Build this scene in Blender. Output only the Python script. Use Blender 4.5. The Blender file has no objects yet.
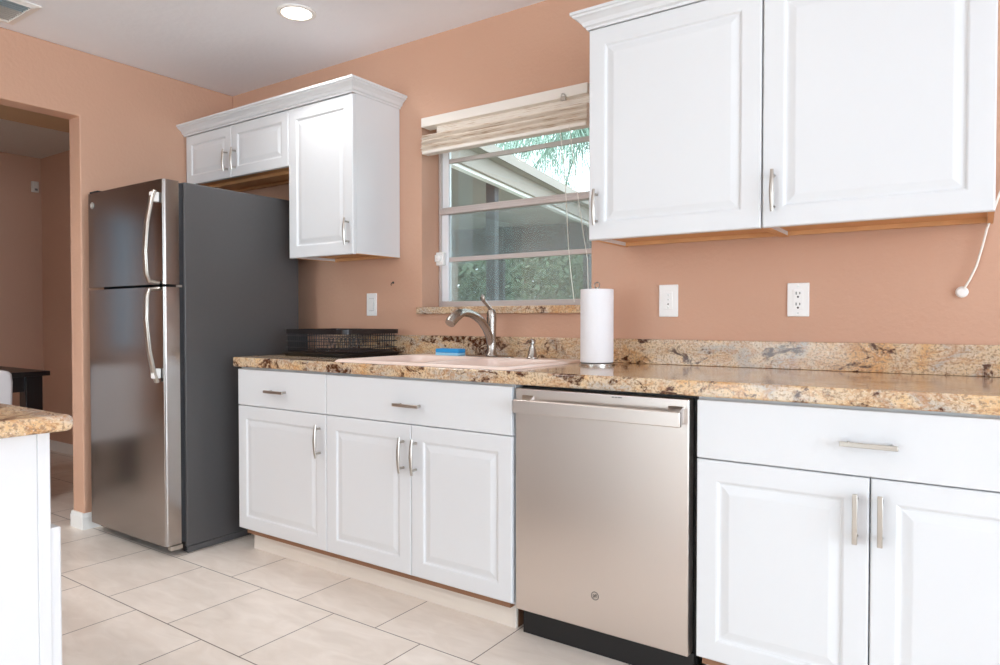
import bpy, bmesh, math, random
from mathutils import Vector, Matrix

sc = bpy.context.scene
COL = sc.collection
R = math.radians

# ------------------------------------------------------------------ camera
cam_d = bpy.data.cameras.new('camera'); cam = bpy.data.objects.new('camera', cam_d); COL.objects.link(cam)
cam.location = (1.2928, -2.587, 1.0885)
cam.rotation_euler = (R(90 - 1.075), 0, R(34.752))
cam_d.sensor_width = 36; cam_d.lens = 24.838; cam_d.clip_start = .02; cam_d.clip_end = 200
sc.camera = cam

# ------------------------------------------------------------------ world and light
w = bpy.data.worlds.new('overcast_sky'); sc.world = w; w.use_nodes = True
wn = w.node_tree.nodes; wl = w.node_tree.links
bg = wn['Background']; bg.inputs['Color'].default_value = (.84, .95, 1.05, 1); bg.inputs['Strength'].default_value = 4.0
sc.view_settings.view_transform = 'Standard'; sc.view_settings.look = 'None'
sc.view_settings.gamma = 1; sc.view_settings.use_curve_mapping = False
sc.view_settings.exposure = .04
sc.cycles.max_bounces = 10; sc.cycles.diffuse_bounces = 6; sc.cycles.glossy_bounces = 5
sc.cycles.transparent_max_bounces = 16; sc.cycles.caustics_reflective = False; sc.cycles.caustics_refractive = False
sc.cycles.sample_clamp_indirect = 6

def area(name, loc, rot, sx, sy, power, col):
    d = bpy.data.lights.new(name, 'AREA'); d.shape = 'RECTANGLE'; d.size = sx; d.size_y = sy
    d.energy = power; d.color = col
    o = bpy.data.objects.new(name, d); o.location = loc; o.rotation_euler = rot; COL.objects.link(o); return o
# added fill lamps at the unseen rear doors, side window and dining window
area('daylight_rear_doors', (-1.1, -6.13, 1.25), (R(90), 0, 0), 2.3, 2.2, 15, (.84, .95, 1.05))
area('daylight_side_window', (6.46, -3.7, 1.4), (0, R(90), 0), 1.7, 3.9, 185, (.80, .94, 1.1))
area('daylight_dining_window', (-5.1, -2.47, 1.42), (0, R(-90), 0), 1.2, .3, .7, (.5, .78, 1))  # placed for the blue streak on the fridge front

# ------------------------------------------------------------------ materials
MAT = {}
def lin(c):
    return tuple(((v / 255) / 12.92 if v / 255 <= .04045 else ((v / 255 + .055) / 1.055) ** 2.4) for v in c) + (1,)
def mat(name, rgb, rough=.5, metal=0, spec=.5, coat=0, noise=None, bump=None, aniso=0, emis=None, var=.0, vscale=5):
    m = bpy.data.materials.new(name); m.use_nodes = True; nt = m.node_tree; n = nt.nodes; l = nt.links
    b = n['Principled BSDF']
    b.inputs['Base Color'].default_value = lin(rgb); b.inputs['Roughness'].default_value = rough
    b.inputs['Metallic'].default_value = metal; b.inputs['Specular IOR Level'].default_value = spec
    b.inputs['Coat Weight'].default_value = coat
    if aniso: b.inputs['Anisotropic'].default_value = aniso
    if emis:
        b.inputs['Emission Color'].default_value = lin(emis[0]); b.inputs['Emission Strength'].default_value = emis[1]
    tc = n.new('ShaderNodeTexCoord')
    nz = n.new('ShaderNodeTexNoise'); nz.inputs['Scale'].default_value = vscale; nz.inputs['Detail'].default_value = 4
    l.new(tc.outputs['Object'], nz.inputs['Vector'])
    mx = n.new('ShaderNodeMix'); mx.data_type = 'RGBA'
    c = lin(rgb)
    mx.inputs[6].default_value = tuple(v * (1 - var) for v in c[:3]) + (1,)
    mx.inputs[7].default_value = tuple(min(1, v * (1 + var)) for v in c[:3]) + (1,)
    l.new(nz.outputs['Fac'], mx.inputs[0]); l.new(mx.outputs[2], b.inputs['Base Color'])
    if bump:
        bz = n.new('ShaderNodeTexNoise'); bz.inputs['Scale'].default_value = bump[0]; bz.inputs['Detail'].default_value = 3
        l.new(tc.outputs['Object'], bz.inputs['Vector'])
        bp = n.new('ShaderNodeBump'); bp.inputs['Strength'].default_value = bump[1]; bp.inputs['Distance'].default_value = bump[2]
        l.new(bz.outputs['Fac'], bp.inputs['Height']); l.new(bp.outputs['Normal'], b.inputs['Normal'])
    MAT[name] = m; return m

WALLC = (208, 164, 138)
mat_bright = (238, 236, 234)
mat('wall_paint', WALLC, .55, bump=(55, .35, .004), var=.03, vscale=1.5)
mat('white_paint', mat_bright, .6, bump=(55, .3, .004), var=.02)
mat('dining_paint', (205, 168, 146), .6, bump=(55, .3, .004), var=.03, vscale=1.5)
mat('olive_paint', (186, 152, 118), .6, var=.03)
mat('ceiling_paint', (241, 242, 246), .8, bump=(30, .3, .004), var=.02)
mat('popcorn_ceiling', (236, 228, 220), .9, bump=(160, 1, .02), var=.06, vscale=80)
mat('white_cabinet', (222, 223, 224), .4, spec=.45, var=.01)
mat('white_trim', (240, 238, 234), .45, var=.02)
mat('white_plastic', (246, 245, 242), .35, var=.01)
mat('slot_grey', (120, 116, 112), .5)
mat('slot_dark', (60, 56, 52), .5)
mat('raw_wood', (222, 170, 118), .6, var=.1, vscale=12)
mat('dark_wood_edge', (150, 108, 80), .7, var=.1, vscale=12)
mat('toe_board', (232, 222, 210), .5, var=.04)
mat('nickel', (190, 184, 176), .3, 1, var=.03)
mat('faucet_steel', (175, 168, 160), .27, 1, var=.03)
mat('black_plastic', (22, 21, 22), .45, var=.1)
mat('gasket', (36, 38, 42), .6)
mat('fridge_side', (82, 80, 80), .42, spec=.4, bump=(420, .25, .001), var=.04, vscale=60)
mat('badge', (205, 203, 198), .3, .8)
mat('sink_composite', (240, 218, 205), .3, spec=.5, var=.02)
mat('black_wire', (30, 24, 24), .35, var=.1)
mat('sponge_blue', (40, 150, 215), .8, bump=(200, .6, .004), var=.08, vscale=90)
mat('sponge_pale', (150, 205, 232), .8, bump=(200, .6, .004), var=.08, vscale=90)
mat('paper', (236, 235, 237), .9, bump=(120, .25, .003), var=.01)
mat('shade_header', (240, 232, 222), .55, var=.03)
mat('cord_white', (240, 236, 226), .5)
mat('aluminium', (205, 196, 192), .4, .3, var=.04)
mat('white_vinyl', (245, 247, 250), .4)
mat('espresso_wood', (16, 13, 14), .35, var=.1)
mat('chair_fabric', (212, 210, 212), .8, bump=(90, .2, .003), var=.03)
mat('fascia_paint', (150, 142, 134), .6, var=.05)
mat('soffit_paint', (150, 150, 148), .8, var=.05)
mat('patio_dark', (74, 78, 84), .8, var=.1)
mat('siding_brown', (92, 78, 68), .8, var=.15, vscale=6)
mat('grass', (142, 144, 124), .95, var=.2, vscale=3)
mat('leaf', (104, 128, 98), .7, var=.35, vscale=2.2)
mat('palm_leaf', (132, 158, 142), .6, var=.3, vscale=3)
mat('bark', (120, 108, 96), .9, var=.2, vscale=9)
mat('concrete', (186, 182, 174), .9, var=.08)
mat('louver_blue', (205, 222, 228), .5)
mat('lamp_lens', (255, 250, 240), .5, emis=((255, 244, 226), 9))
mat('sensor', (220, 220, 214), .5)

def steel(name, rgb, rough, streak=.06, an=.6):
    m = mat(name, rgb, rough, 1, aniso=an); nt = m.node_tree; n = nt.nodes; l = nt.links
    b = n['Principled BSDF']
    tc = n.new('ShaderNodeTexCoord'); mp = n.new('ShaderNodeMapping'); mp.inputs['Scale'].default_value = (1.2, 1.2, 350)
    l.new(tc.outputs['Object'], mp.inputs[0])
    nz = n.new('ShaderNodeTexNoise'); nz.inputs['Scale'].default_value = 3; nz.inputs['Detail'].default_value = 2
    l.new(mp.outputs[0], nz.inputs['Vector'])
    mr = n.new('ShaderNodeMapRange'); mr.inputs[3].default_value = rough - streak; mr.inputs[4].default_value = rough + streak
    l.new(nz.outputs['Fac'], mr.inputs[0]); l.new(mr.outputs[0], b.inputs['Roughness'])
    tg = n.new('ShaderNodeTangent'); tg.direction_type = 'RADIAL'; tg.axis = 'Z'
    l.new(tg.outputs[0], b.inputs['Tangent'])
    return m
steel('steel', (222, 213, 206), .32)
steel('steel_fridge', (170, 164, 160), .19, .03, 0)

def granite():
    m = bpy.data.materials.new('granite'); m.use_nodes = True; nt = m.node_tree; n = nt.nodes; l = nt.links
    b = n['Principled BSDF']; b.inputs['Roughness'].default_value = .12; b.inputs['Specular IOR Level'].default_value = .6
    tc = n.new('ShaderNodeTexCoord')
    def noise(sc_, det=4, dist=0, rough=.55, scale=(1, 1, 1), off=(0, 0, 0)):
        mp = n.new('ShaderNodeMapping'); mp.inputs['Scale'].default_value = scale; mp.inputs['Location'].default_value = off
        l.new(tc.outputs['Object'], mp.inputs[0])
        z = n.new('ShaderNodeTexNoise'); z.inputs['Scale'].default_value = sc_; z.inputs['Detail'].default_value = det
        z.inputs['Distortion'].default_value = dist; z.inputs['Roughness'].default_value = rough
        l.new(mp.outputs[0], z.inputs['Vector']); return z.outputs['Fac']
    def ramp(src, stops):
        r = n.new('ShaderNodeValToRGB'); l.new(src, r.inputs[0]); e = r.color_ramp.elements
        while len(e) < len(stops): e.new(.5)
        for k, (p, c) in enumerate(stops): e[k].position = p; e[k].color = c
        return r.outputs[0]
    def mix(f, a, c):
        x = n.new('ShaderNodeMix'); x.data_type = 'RGBA'; l.new(f, x.inputs[0]); l.new(a, x.inputs[6])
        if isinstance(c, tuple): x.inputs[7].default_value = c
        else: l.new(c, x.inputs[7])
        return x.outputs[2]
    bw = lambda v: (v, v, v, 1)
    base = ramp(noise(4.5, 5, 1.2, .6, (1, 1, 1.6)), [(.34, lin((214, 168, 116))), (.44, lin((218, 188, 148))), (.54, lin((210, 188, 160))), (.62, lin((184, 174, 162))), (.72, lin((212, 174, 128)))])
    # crystals
    sp = ramp(noise(130, 3), [(.38, bw(1)), (.5, bw(0))])
    c1 = mix(sp, base, lin((166, 136, 106)))
    sp2 = ramp(noise(210, 2, off=(5, 3, 1)), [(.6, bw(0)), (.72, bw(.6))])
    c2 = mix(sp2, c1, lin((246, 232, 212)))
    gr = ramp(noise(260, 2, off=(1, 8, 3)), [(.62, bw(0)), (.72, bw(.8))])
    c2b = mix(gr, c2, lin((116, 110, 106)))
    # rust veins
    v = ramp(noise(5.5, 6, 1.6, .62, (1, 1, 2.2), (3.2, 0, .7)), [(.465, bw(0)), (.5, bw(.55)), (.535, bw(0))])
    c3 = mix(v, c2b, lin((178, 118, 66)))
    # brown burls
    d = n.new('ShaderNodeMath'); d.operation = 'MULTIPLY'
    l.new(ramp(noise(9, 5, .8, .65, (1, 1, 1.5), (7, 2, 5)), [(.55, bw(0)), (.6, bw(1))]), d.inputs[0])
    l.new(ramp(noise(70, 4), [(.4, bw(.35)), (.52, bw(1))]), d.inputs[1])
    c4 = mix(d.outputs[0], c3, lin((82, 48, 30)))
    l.new(c4, b.inputs['Base Color']); MAT['granite'] = m
granite()

def floor_tiles():
    m = bpy.data.materials.new('floor_tile'); m.use_nodes = True; nt = m.node_tree; n = nt.nodes; l = nt.links
    b = n['Principled BSDF']; b.inputs['Roughness'].default_value = .3
    tc = n.new('ShaderNodeTexCoord'); mp = n.new('ShaderNodeMapping')
    mp.inputs['Location'].default_value = (1.293 + .2115, .854 + .4 * 20, 0)
    l.new(tc.outputs['Object'], mp.inputs[0])
    br = n.new('ShaderNodeTexBrick'); br.inputs['Scale'].default_value = 1; br.inputs['Brick Width'].default_value = .423
    br.inputs['Row Height'].default_value = .4; br.inputs['Mortar Size'].default_value = .0022; br.inputs['Mortar Smooth'].default_value = .1
    br.offset = .5; br.offset_frequency = 2
    br.inputs['Color1'].default_value = lin((243, 232, 221)); br.inputs['Color2'].default_value = lin((238, 226, 214))
    br.inputs['Mortar'].default_value = lin((122, 104, 94))
    l.new(mp.outputs[0], br.inputs['Vector'])
    nz = n.new('ShaderNodeTexNoise'); nz.inputs['Scale'].default_value = 6; nz.inputs['Detail'].default_value = 8; nz.inputs['Distortion'].default_value = 1
    mp2 = n.new('ShaderNodeMapping'); mp2.inputs['Scale'].default_value = (1, 2.6, 1); l.new(tc.outputs['Object'], mp2.inputs[0]); l.new(mp2.outputs[0], nz.inputs['Vector'])
    rp = n.new('ShaderNodeValToRGB'); rp.color_ramp.elements[0].position = .3; rp.color_ramp.elements[0].color = (.88, .86, .84, 1)
    rp.color_ramp.elements[1].position = .7; rp.color_ramp.elements[1].color = (1, 1, 1, 1); l.new(nz.outputs['Fac'], rp.inputs[0])
    mx = n.new('ShaderNodeMix'); mx.data_type = 'RGBA'; mx.blend_type = 'MULTIPLY'; mx.inputs[0].default_value = 1
    l.new(br.outputs['Color'], mx.inputs[6]); l.new(rp.outputs[0], mx.inputs[7]); l.new(mx.outputs[2], b.inputs['Base Color'])
    bp = n.new('ShaderNodeBump'); bp.inputs['Strength'].default_value = .5; bp.inputs['Distance'].default_value = .002; bp.invert = True
    l.new(br.outputs['Fac'], bp.inputs['Height']); l.new(bp.outputs['Normal'], b.inputs['Normal'])
    MAT['floor_tile'] = m
floor_tiles()

def glass_like(name, tint, alpha, kind):
    m = bpy.data.materials.new(name); m.use_nodes = True; nt = m.node_tree; n = nt.nodes; l = nt.links
    n.remove(n['Principled BSDF']); out = n['Material Output']
    tr = n.new('ShaderNodeBsdfTransparent'); mx = n.new('ShaderNodeMixShader')
    if kind == 'glass':
        tr.inputs[0].default_value = tint; g = n.new('ShaderNodeBsdfGlossy'); g.inputs['Roughness'].default_value = .02
        fr = n.new('ShaderNodeFresnel'); fr.inputs[0].default_value = 1.45; l.new(fr.outputs[0], mx.inputs[0])
    else:
        g = n.new('ShaderNodeBsdfDiffuse'); g.inputs[0].default_value = tint; mx.inputs[0].default_value = alpha
    l.new(tr.outputs[0], mx.inputs[1]); l.new(g.outputs[0], mx.inputs[2]); l.new(mx.outputs[0], out.inputs[0])
    MAT[name] = m
glass_like('glass', (.96, .99, .98, 1), 0, 'glass')
glass_like('tinted_glass', (.1, .17, .21, 1), 0, 'glass')
glass_like('insect_mesh', (.62, .66, .66, 1), .3, 'mesh')

def woven():
    m = mat('woven_shade', (232, 218, 202), .8); nt = m.node_tree; n = nt.nodes; l = nt.links; b = n['Principled BSDF']
    tc = n.new('ShaderNodeTexCoord'); mp = n.new('ShaderNodeMapping'); mp.inputs['Scale'].default_value = (9, 60, 330)
    l.new(tc.outputs['Object'], mp.inputs[0]); nz = n.new('ShaderNodeTexNoise'); nz.inputs['Scale'].default_value = 1; nz.inputs['Detail'].default_value = 3
    l.new(mp.outputs[0], nz.inputs['Vector'])
    rp = n.new('ShaderNodeValToRGB'); e = rp.color_ramp.elements
    e[0].position = .34; e[0].color = lin((206, 180, 154)); e[1].position = .46; e[1].color = lin((246, 236, 224))
    l.new(nz.outputs['Fac'], rp.inputs[0]); l.new(rp.outputs[0], b.inputs['Base Color'])
woven()

# ------------------------------------------------------------------ mesh helpers
class MB:
    def __init__(s): s.bm = bmesh.new()
    def box(s, x0, x1, y0, y1, z0, z1):
        bm = s.bm; v = [bm.verts.new(c) for c in ((x0, y0, z0), (x1, y0, z0), (x1, y1, z0), (x0, y1, z0), (x0, y0, z1), (x1, y0, z1), (x1, y1, z1), (x0, y1, z1))]
        for f in ((0, 3, 2, 1), (4, 5, 6, 7), (0, 1, 5, 4), (1, 2, 6, 5), (2, 3, 7, 6), (3, 0, 4, 7)): bm.faces.new([v[i] for i in f])
        return s
    def loft(s, rings, cap=True, closed=False):
        bm = s.bm; vs = [[bm.verts.new(p) for p in r] for r in rings]; n = len(vs[0])
        seq = list(zip(vs, vs[1:])) + ([(vs[-1], vs[0])] if closed else [])
        for a, b in seq:
            for i in range(n):
                j = (i + 1) % n
                bm.faces.new((a[i], a[j], b[j], b[i]))
        if cap and not closed:
            bm.faces.new(list(reversed(vs[0]))); bm.faces.new(vs[-1])
        return s
    def lathe(s, prof, c, n=28, axis='z'):
        rings = []
        for r, h in prof:
            ring = []
            for k in range(n):
                a = 2 * math.pi * k / n; r_ = max(r, 1e-4)
                if axis == 'z': ring.append((c[0] + r_ * math.cos(a), c[1] + r_ * math.sin(a), c[2] + h))
                elif axis == 'y': ring.append((c[0] + r_ * math.cos(a), c[1] + h, c[2] + r_ * math.sin(a)))
                else: ring.append((c[0] + h, c[1] + r_ * math.cos(a), c[2] + r_ * math.sin(a)))
            rings.append(ring)
        return s.loft(rings)
    def tube(s, pts, rad, n=10, flat=1.0, up=(0, 0, 1)):
        pts = [Vector(p) for p in pts]; rads = rad if isinstance(rad, (list, tuple)) else [rad] * len(pts)
        rings = []; prev = None
        for i, p in enumerate(pts):
            t = (pts[min(i + 1, len(pts) - 1)] - pts[max(i - 1, 0)]).normalized()
            if prev is None:
                u = Vector(up) if abs(t.dot(Vector(up))) < .95 else Vector((1, 0, 0))
            else: u = prev
            u = (u - t * u.dot(t)).normalized(); prev = u; v = t.cross(u)
            rings.append([p + u * (rads[i] * flat * math.cos(2 * math.pi * k / n)) + v * (rads[i] * math.sin(2 * math.pi * k / n)) for k in range(n)])
        return s.loft(rings)
    def quad(s, *p):
        s.bm.faces.new([s.bm.verts.new(c) for c in p]); return s
    def build(s, name, m, parent=None, bevel=0, smooth=False, seg=2, weld=0):
        bm = s.bm
        if weld: bmesh.ops.remove_doubles(bm, verts=bm.verts, dist=weld)
        bmesh.ops.recalc_face_normals(bm, faces=bm.faces)
        if parent is not None:
            off = Vector(parent.get('_w', (0, 0, 0)))
            for v in bm.verts: v.co -= off
        me = bpy.data.meshes.new(name); bm.to_mesh(me); bm.free(); me.materials.append(MAT[m])
        if smooth:
            for p in me.polygons: p.use_smooth = True
            me.set_sharp_from_angle(angle=R(40))
        o = bpy.data.objects.new(name, me); COL.objects.link(o)
        if parent is not None: o.parent = parent; o['_w'] = list(parent.get('_w', (0, 0, 0)))
        if bevel:
            b = o.modifiers.new('bevel', 'BEVEL'); b.width = bevel; b.segments = seg; b.limit_method = 'ANGLE'; b.angle_limit = R(40)
            b.harden_normals = False
            for p in me.polygons: p.use_smooth = True
            me.set_sharp_from_angle(angle=R(40))
        return o
def bx(*a): return MB().box(*a)
def thing(name, label, cat, loc, group=None):
    o = bpy.data.objects.new(name, None); o.empty_display_size = .1; COL.objects.link(o); o.location = loc
    o['_w'] = list(loc); o['label'] = label; o['category'] = cat
    if group: o['group'] = group
    return o
def tag(o, label, cat, group=None, kind=None):
    o['label'] = label; o['category'] = cat
    if group: o['group'] = group
    if kind: o['kind'] = kind
    return o
def struct(o): o['kind'] = 'structure'; return o

def grid_slab(name, us, vs, holes, w0, w1, axis, m, parent=None, bevel=0):
    """flat slab on a grid with missing cells; axis is the thickness axis (w0..w1)"""
    mb = MB(); bm = mb.bm
    def P(u, v, w):
        return {'x': (w, u, v), 'y': (u, w, v), 'z': (u, v, w)}[axis]
    V = {}
    def vert(i, j, k):
        if (i, j, k) not in V: V[(i, j, k)] = bm.verts.new(P(us[i], vs[j], (w0, w1)[k]))
        return V[(i, j, k)]
    full = lambda i, j: 0 <= i < len(us) - 1 and 0 <= j < len(vs) - 1 and (i, j) not in holes
    for i in range(len(us) - 1):
        for j in range(len(vs) - 1):
            if not full(i, j): continue
            for k in (0, 1): bm.faces.new([vert(i, j, k), vert(i + 1, j, k), vert(i + 1, j + 1, k), vert(i, j + 1, k)])
            for (di, dj, a, b) in ((-1, 0, (i, j), (i, j + 1)), (1, 0, (i + 1, j), (i + 1, j + 1)), (0, -1, (i, j), (i + 1, j)), (0, 1, (i, j + 1), (i + 1, j + 1))):
                if not full(i + di, j + dj): bm.faces.new([vert(*a, 0), vert(*b, 0), vert(*b, 1), vert(*a, 1)])
    return mb.build(name, m, parent, bevel=bevel, seg=3)

def raised_door(x0, x1, z0, z1, yf, parent, facing=-1, th=.02, frame=.056, name='door', m='white_cabinet'):
    """routed raised panel door; facing -1 looks towards -y"""
    prof = [(0, .004), (.0015, .0015), (.004, 0), (frame, 0), (frame + .004, .0015), (frame + .008, .0065), (frame + .013, .0072), (frame + .018, .0062), (frame + .034, .0022), (frame + .038, .0016)]
    mb = MB(); rings = [[(x0, yf - facing * th, z0), (x1, yf - facing * th, z0), (x1, yf - facing * th, z1), (x0, yf - facing * th, z1)]]
    for o_, d in prof:
        y = yf - facing * d
        rings.append([(x0 + o_, y, z0 + o_), (x1 - o_, y, z0 + o_), (x1 - o_, y, z1 - o_), (x0 + o_, y, z1 - o_)])
    mb.loft(rings)
    return mb.build(name, m, parent)
def slab_front(x0, x1, z0, z1, yf, parent, name='drawer', th=.02):
    return bx(x0, x1, yf, yf + th, z0, z1).build(name, 'white_cabinet', parent, bevel=.0035, seg=3)

def pull(cx, cz, yf, parent, length=.13, vertical=True, flat=False, name='handle'):
    """slightly arched bar pull on two posts, standing off a front at y=yf"""
    n = 13; pts = []; L = length / 2
    for k in range(n):
        t = -1 + 2 * k / (n - 1)
        y = yf - .026 - (.006 * (1 - t * t) if not flat else 0)
        pts.append((cx, y, cz + t * L) if vertical else (cx + t * L, y, cz))
    mb = MB()
    if flat:
        if vertical: mb.box(cx - .006, cx + .006, yf - .034, yf - .026, cz - L, cz + L)
        else: mb.box(cx - L, cx + L, yf - .034, yf - .026, cz - .006, cz + .006)
    else: mb.tube(pts, [.0042 + .002 * (1 - abs(-1 + 2 * k / (n - 1))) for k in range(n)], 10, flat=1.25 if vertical else 1.0, up=(1, 0, 0) if vertical else (0, 0, 1))
    for sg in (-1, 1):
        d = sg * L * .74
        c = (cx, yf, cz + d) if vertical else (cx + d, yf, cz)
        mb.lathe([(.0052, 0), (.0045, -.006), (.0045, -.03)], c, 12, 'y')
    return mb.build(name, 'nickel', parent, smooth=True, bevel=.0012 if flat else 0)

def sweep_plan(path, prof, name, m, parent=None):
    """sweep an (out, z) profile along a plan path with mitred corners; out is to the right of travel"""
    P = [Vector(p) for p in path]; rings = []
    for i, p in enumerate(P):
        ns = []
        for a, b in ((i - 1, i), (i, i + 1)):
            if 0 <= a and b < len(P):
                d = (P[b] - P[a]).normalized(); ns.append(Vector((d.y, -d.x)))
        n = sum(ns, Vector((0, 0))); n = n / n.length
        k = 1 / n.dot(ns[0])
        rings.append([(p.x + n.x * k * o_, p.y + n.y * k * o_, z) for o_, z in prof])
    mb = MB(); mb.loft(rings); return mb.build(name, m, parent)

# ------------------------------------------------------------------ room shell
XW, XR, YB, ZC = -2.511, 6.5, -6.2, 2.469
XJ = -2.632           # dining side of the left wall
WX0, WX1, WZ0, WZ1 = -.973, -.037, 1.15, 2.075
struct(bx(-5.32, XR + .12, YB - .12, .15, -.06, 0).build('floor', 'floor_tile'))
struct(bx(XJ, XR + .12, YB - .12, .15, ZC, ZC + .1).build('ceiling', 'ceiling_paint'))
struct(grid_slab('wall_back', [XJ, WX0, WX1, XR + .12], [0, WZ0 - .034, WZ1, ZC], {(1, 1)}, 0, .19, 'y', 'wall_paint'))
struct(grid_slab('wall_left', [YB, -3.0, -.89, 0], [0, 2.1337, ZC], {(1, 0)}, XJ, XW, 'x', 'wall_paint', bevel=.006))
struct(grid_slab('wall_right', [YB, -5.7, -1.7, 0], [0, .5, 2.3, ZC], {(1, 1)}, XR, XR + .12, 'x', 'white_paint'))
struct(grid_slab('wall_rear', [XW, -2.3, .1, XR], [0, 2.36, ZC], {(1, 0)}, YB - .12, YB, 'y', 'white_paint'))
# unseen rear doors and side window, added to let daylight in
def frame_y(x0, x1, z0, z1, y, name):
    m = MB(); a, b = y - .03, y + .03
    m.box(x0, x1, a, b, z1 - .06, z1).box(x0, x1, a, b, z0, z0 + .05).box(x0, x0 + .06, a, b, z0 + .05, z1 - .06).box(x1 - .06, x1, a, b, z0 + .05, z1 - .06)
    m.box((x0 + x1) / 2 - .04, (x0 + x1) / 2 + .04, a, b, z0 + .05, z1 - .06); return struct(m.build(name, 'white_vinyl'))
d1 = frame_y(-2.3, .1, 0, 2.36, YB - .06, 'door_1')
bx(-2.24, -1.14, YB - .065, YB - .06, .05, 2.3).build('pane', 'glass', d1); bx(-1.06, .04, YB - .065, YB - .06, .05, 2.3).build('pane', 'glass', d1)
m = MB(); a, b = XR + .04, XR + .09
m.box(a, b, -5.7, -1.7, .5, .55).box(a, b, -5.7, -1.7, 2.25, 2.3)
for y in (-5.7, -4.4, -3.05, -1.75): m.box(a, b, y, y + .05, .55, 2.25)
w2 = struct(m.build('window_2', 'white_vinyl'))
bx(XR + .06, XR + .065, -5.65, -1.75, .55, 2.25).build('pane', 'glass', w2)
# dining room beyond the doorway
DX = -5.2
struct(bx(DX - .12, XJ, 0, .15, 0, 2.44).build('wall_dining_right', 'dining_paint'))
struct(grid_slab('wall_dining_far', [YB, -2.65, -2.3, 0], [0, .75, 2.1, 2.44], {(1, 1)}, DX - .12, DX, 'x', 'dining_paint'))
struct(bx(DX, XJ, YB - .12, YB, 0, 2.44).build('wall_dining_rear', 'dining_paint'))
struct(bx(DX - .12, XJ, YB - .12, .15, 2.44, ZC + .1).build('ceiling_dining', 'popcorn_ceiling'))
struct(bx(-3.57, XJ, YB, 0, 2.3, 2.44).build('trim_soffit', 'olive_paint'))
w3 = struct(bx(DX - .09, DX - .04, -2.65, -2.3, .75, .8).box(DX - .09, DX - .04, -2.65, -2.3, 2.05, 2.1).box(DX - .09, DX - .04, -2.65, -2.62, .8, 2.05).box(DX - .09, DX - .04, -2.33, -2.3, .8, 2.05).build('window_3', 'white_vinyl'))  # unseen window added so the fridge front reflects a blue streak
bx(DX - .07, DX - .065, -2.62, -2.33, .8, 2.05).build('pane', 'tinted_glass', w3)  # dark blue tint added to dim the reflected streak
# baseboards
def skirting(path, name, h=.083, t=.014):
    return struct(sweep_plan(path, [(0, 0), (t, 0), (t, h - .02), (t * .55, h), (0, h)], name, 'white_trim'))
skirting([(XW, -.80), (XW, -.89)][::-1] and [(XW, -.903), (XW, -.80)], 'baseboard_left')
skirting([(XJ, -.89), (XW + .002, -.89)], 'baseboard_jamb')
skirting([(DX, YB + .1), (DX, -.014)], 'baseboard_dining_far')
skirting([(DX + .014, 0), (XJ, 0)], 'baseboard_dining_right')
skirting([(1.6, 0), (XR, 0)], 'baseboard_back')

# ------------------------------------------------------------------ kitchen window
yw = .14
win = struct(bx(WX0 + .002, WX0 + .018, yw - .012, yw + .04, WZ0, WZ1).box(WX1 - .04, WX1 - .002, yw - .012, yw + .04, WZ0, WZ1)
    .box(WX0 + .018, WX1 - .04, yw - .012, yw + .04, WZ0, WZ0 + .03).box(WX0 + .018, WX1 - .04, yw - .012, yw + .04, WZ1 - .03, WZ1).build('window_1', 'aluminium', bevel=.002))
bx(WX0 + .019, WX0 + .060, yw - .006, yw + .02, WZ0 + .032, 1.617).box(WX0 + .019, WX0 + .060, yw - .002, yw + .02, 1.653, WZ1 - .03).build('sash_stile', 'white_vinyl', win, bevel=.002)
bx(WX0 + .018, WX1 - .04, yw - .024, yw + .02, 1.617, 1.638).box(WX0 + .018, WX1 - .04, yw - .012, yw + .024, 1.638, 1.653).build('meeting_rail', 'aluminium', win, bevel=.003)
bx(WX0 + .060, WX1 - .04, yw - .002, yw + .014, 1.874, 1.896).build('muntin', 'aluminium', win, bevel=.002)
bx(WX0 + .060, WX1 - .04, yw - .002, yw + .014, 1.379, 1.402).build('muntin', 'aluminium', win, bevel=.002)
bx(WX0 + .058, WX1 - .04, yw + .004, yw + .008, 1.653, WZ1 - .03).build('pane', 'glass', win)
bx(WX0 + .058, WX1 - .04, yw + .004, yw + .008, WZ0 + .03, 1.617).build('pane', 'glass', win)
bx(WX0 + .045, WX1 - .04, yw + .034, yw + .0345, WZ0 + .03, 1.63).build('insect_screen', 'insect_mesh', win)
lt = MB(); lt.box(WX0 + .002, WX0 + .05, yw - .034, yw - .012, 1.362, 1.428); lt.lathe([(.018, 0), (.018, -.014), (.01, -.02)], (WX0 + .024, yw - .032, 1.397), 16, 'y'); lt.box(WX0 + .006, WX0 + .03, yw - .05, yw - .034, 1.38, 1.414)
o = lt.build('latch', 'white_plastic', win, bevel=.002)
sill = bx(-.992, -.018, -.022, .127, WZ0 - .034, WZ0).build('window_sill', 'granite', win, bevel=.003)

# woven shade pulled up at the top of the window
SX0, SX1 = WX0 + .028, WX1 - .004
sh = thing('window_shade', 'cream woven roman shade folded up at top of kitchen window', 'window shade', (-.505, .0, 2.07))
bx(SX0, SX1, -.035, .035, 2.022, 2.066).build('headrail', 'shade_header', sh, bevel=.002)
prof = []
random.seed(4)
n = 11
for k in range(n):                     # stacked folds, seen as a soft pile of slats
    z = 1.985 - .078 * k / (n - 1); prof += [(-.024 - .012 * math.sin(k * 1.9) * .3 - .006 * (k / n), z), (-.034 - .004 * (k % 3) - .004 * (k / n), z - .0035)]
back = [(.012, prof[-1][1]), (.016, 1.95), (.012, 1.985)]
pr = prof + back
mb = MB(); mb.loft([[(x, y, z) for y, z in pr] for x in [SX0 + .002 + (SX1 - SX0 - .004) * i / 8 for i in range(9)]])
mb.box(SX0 + .07, SX1 - .002, .0, .006, 1.98, 2.024)
mb.build('folded_fabric', 'woven_shade', sh)
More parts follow.
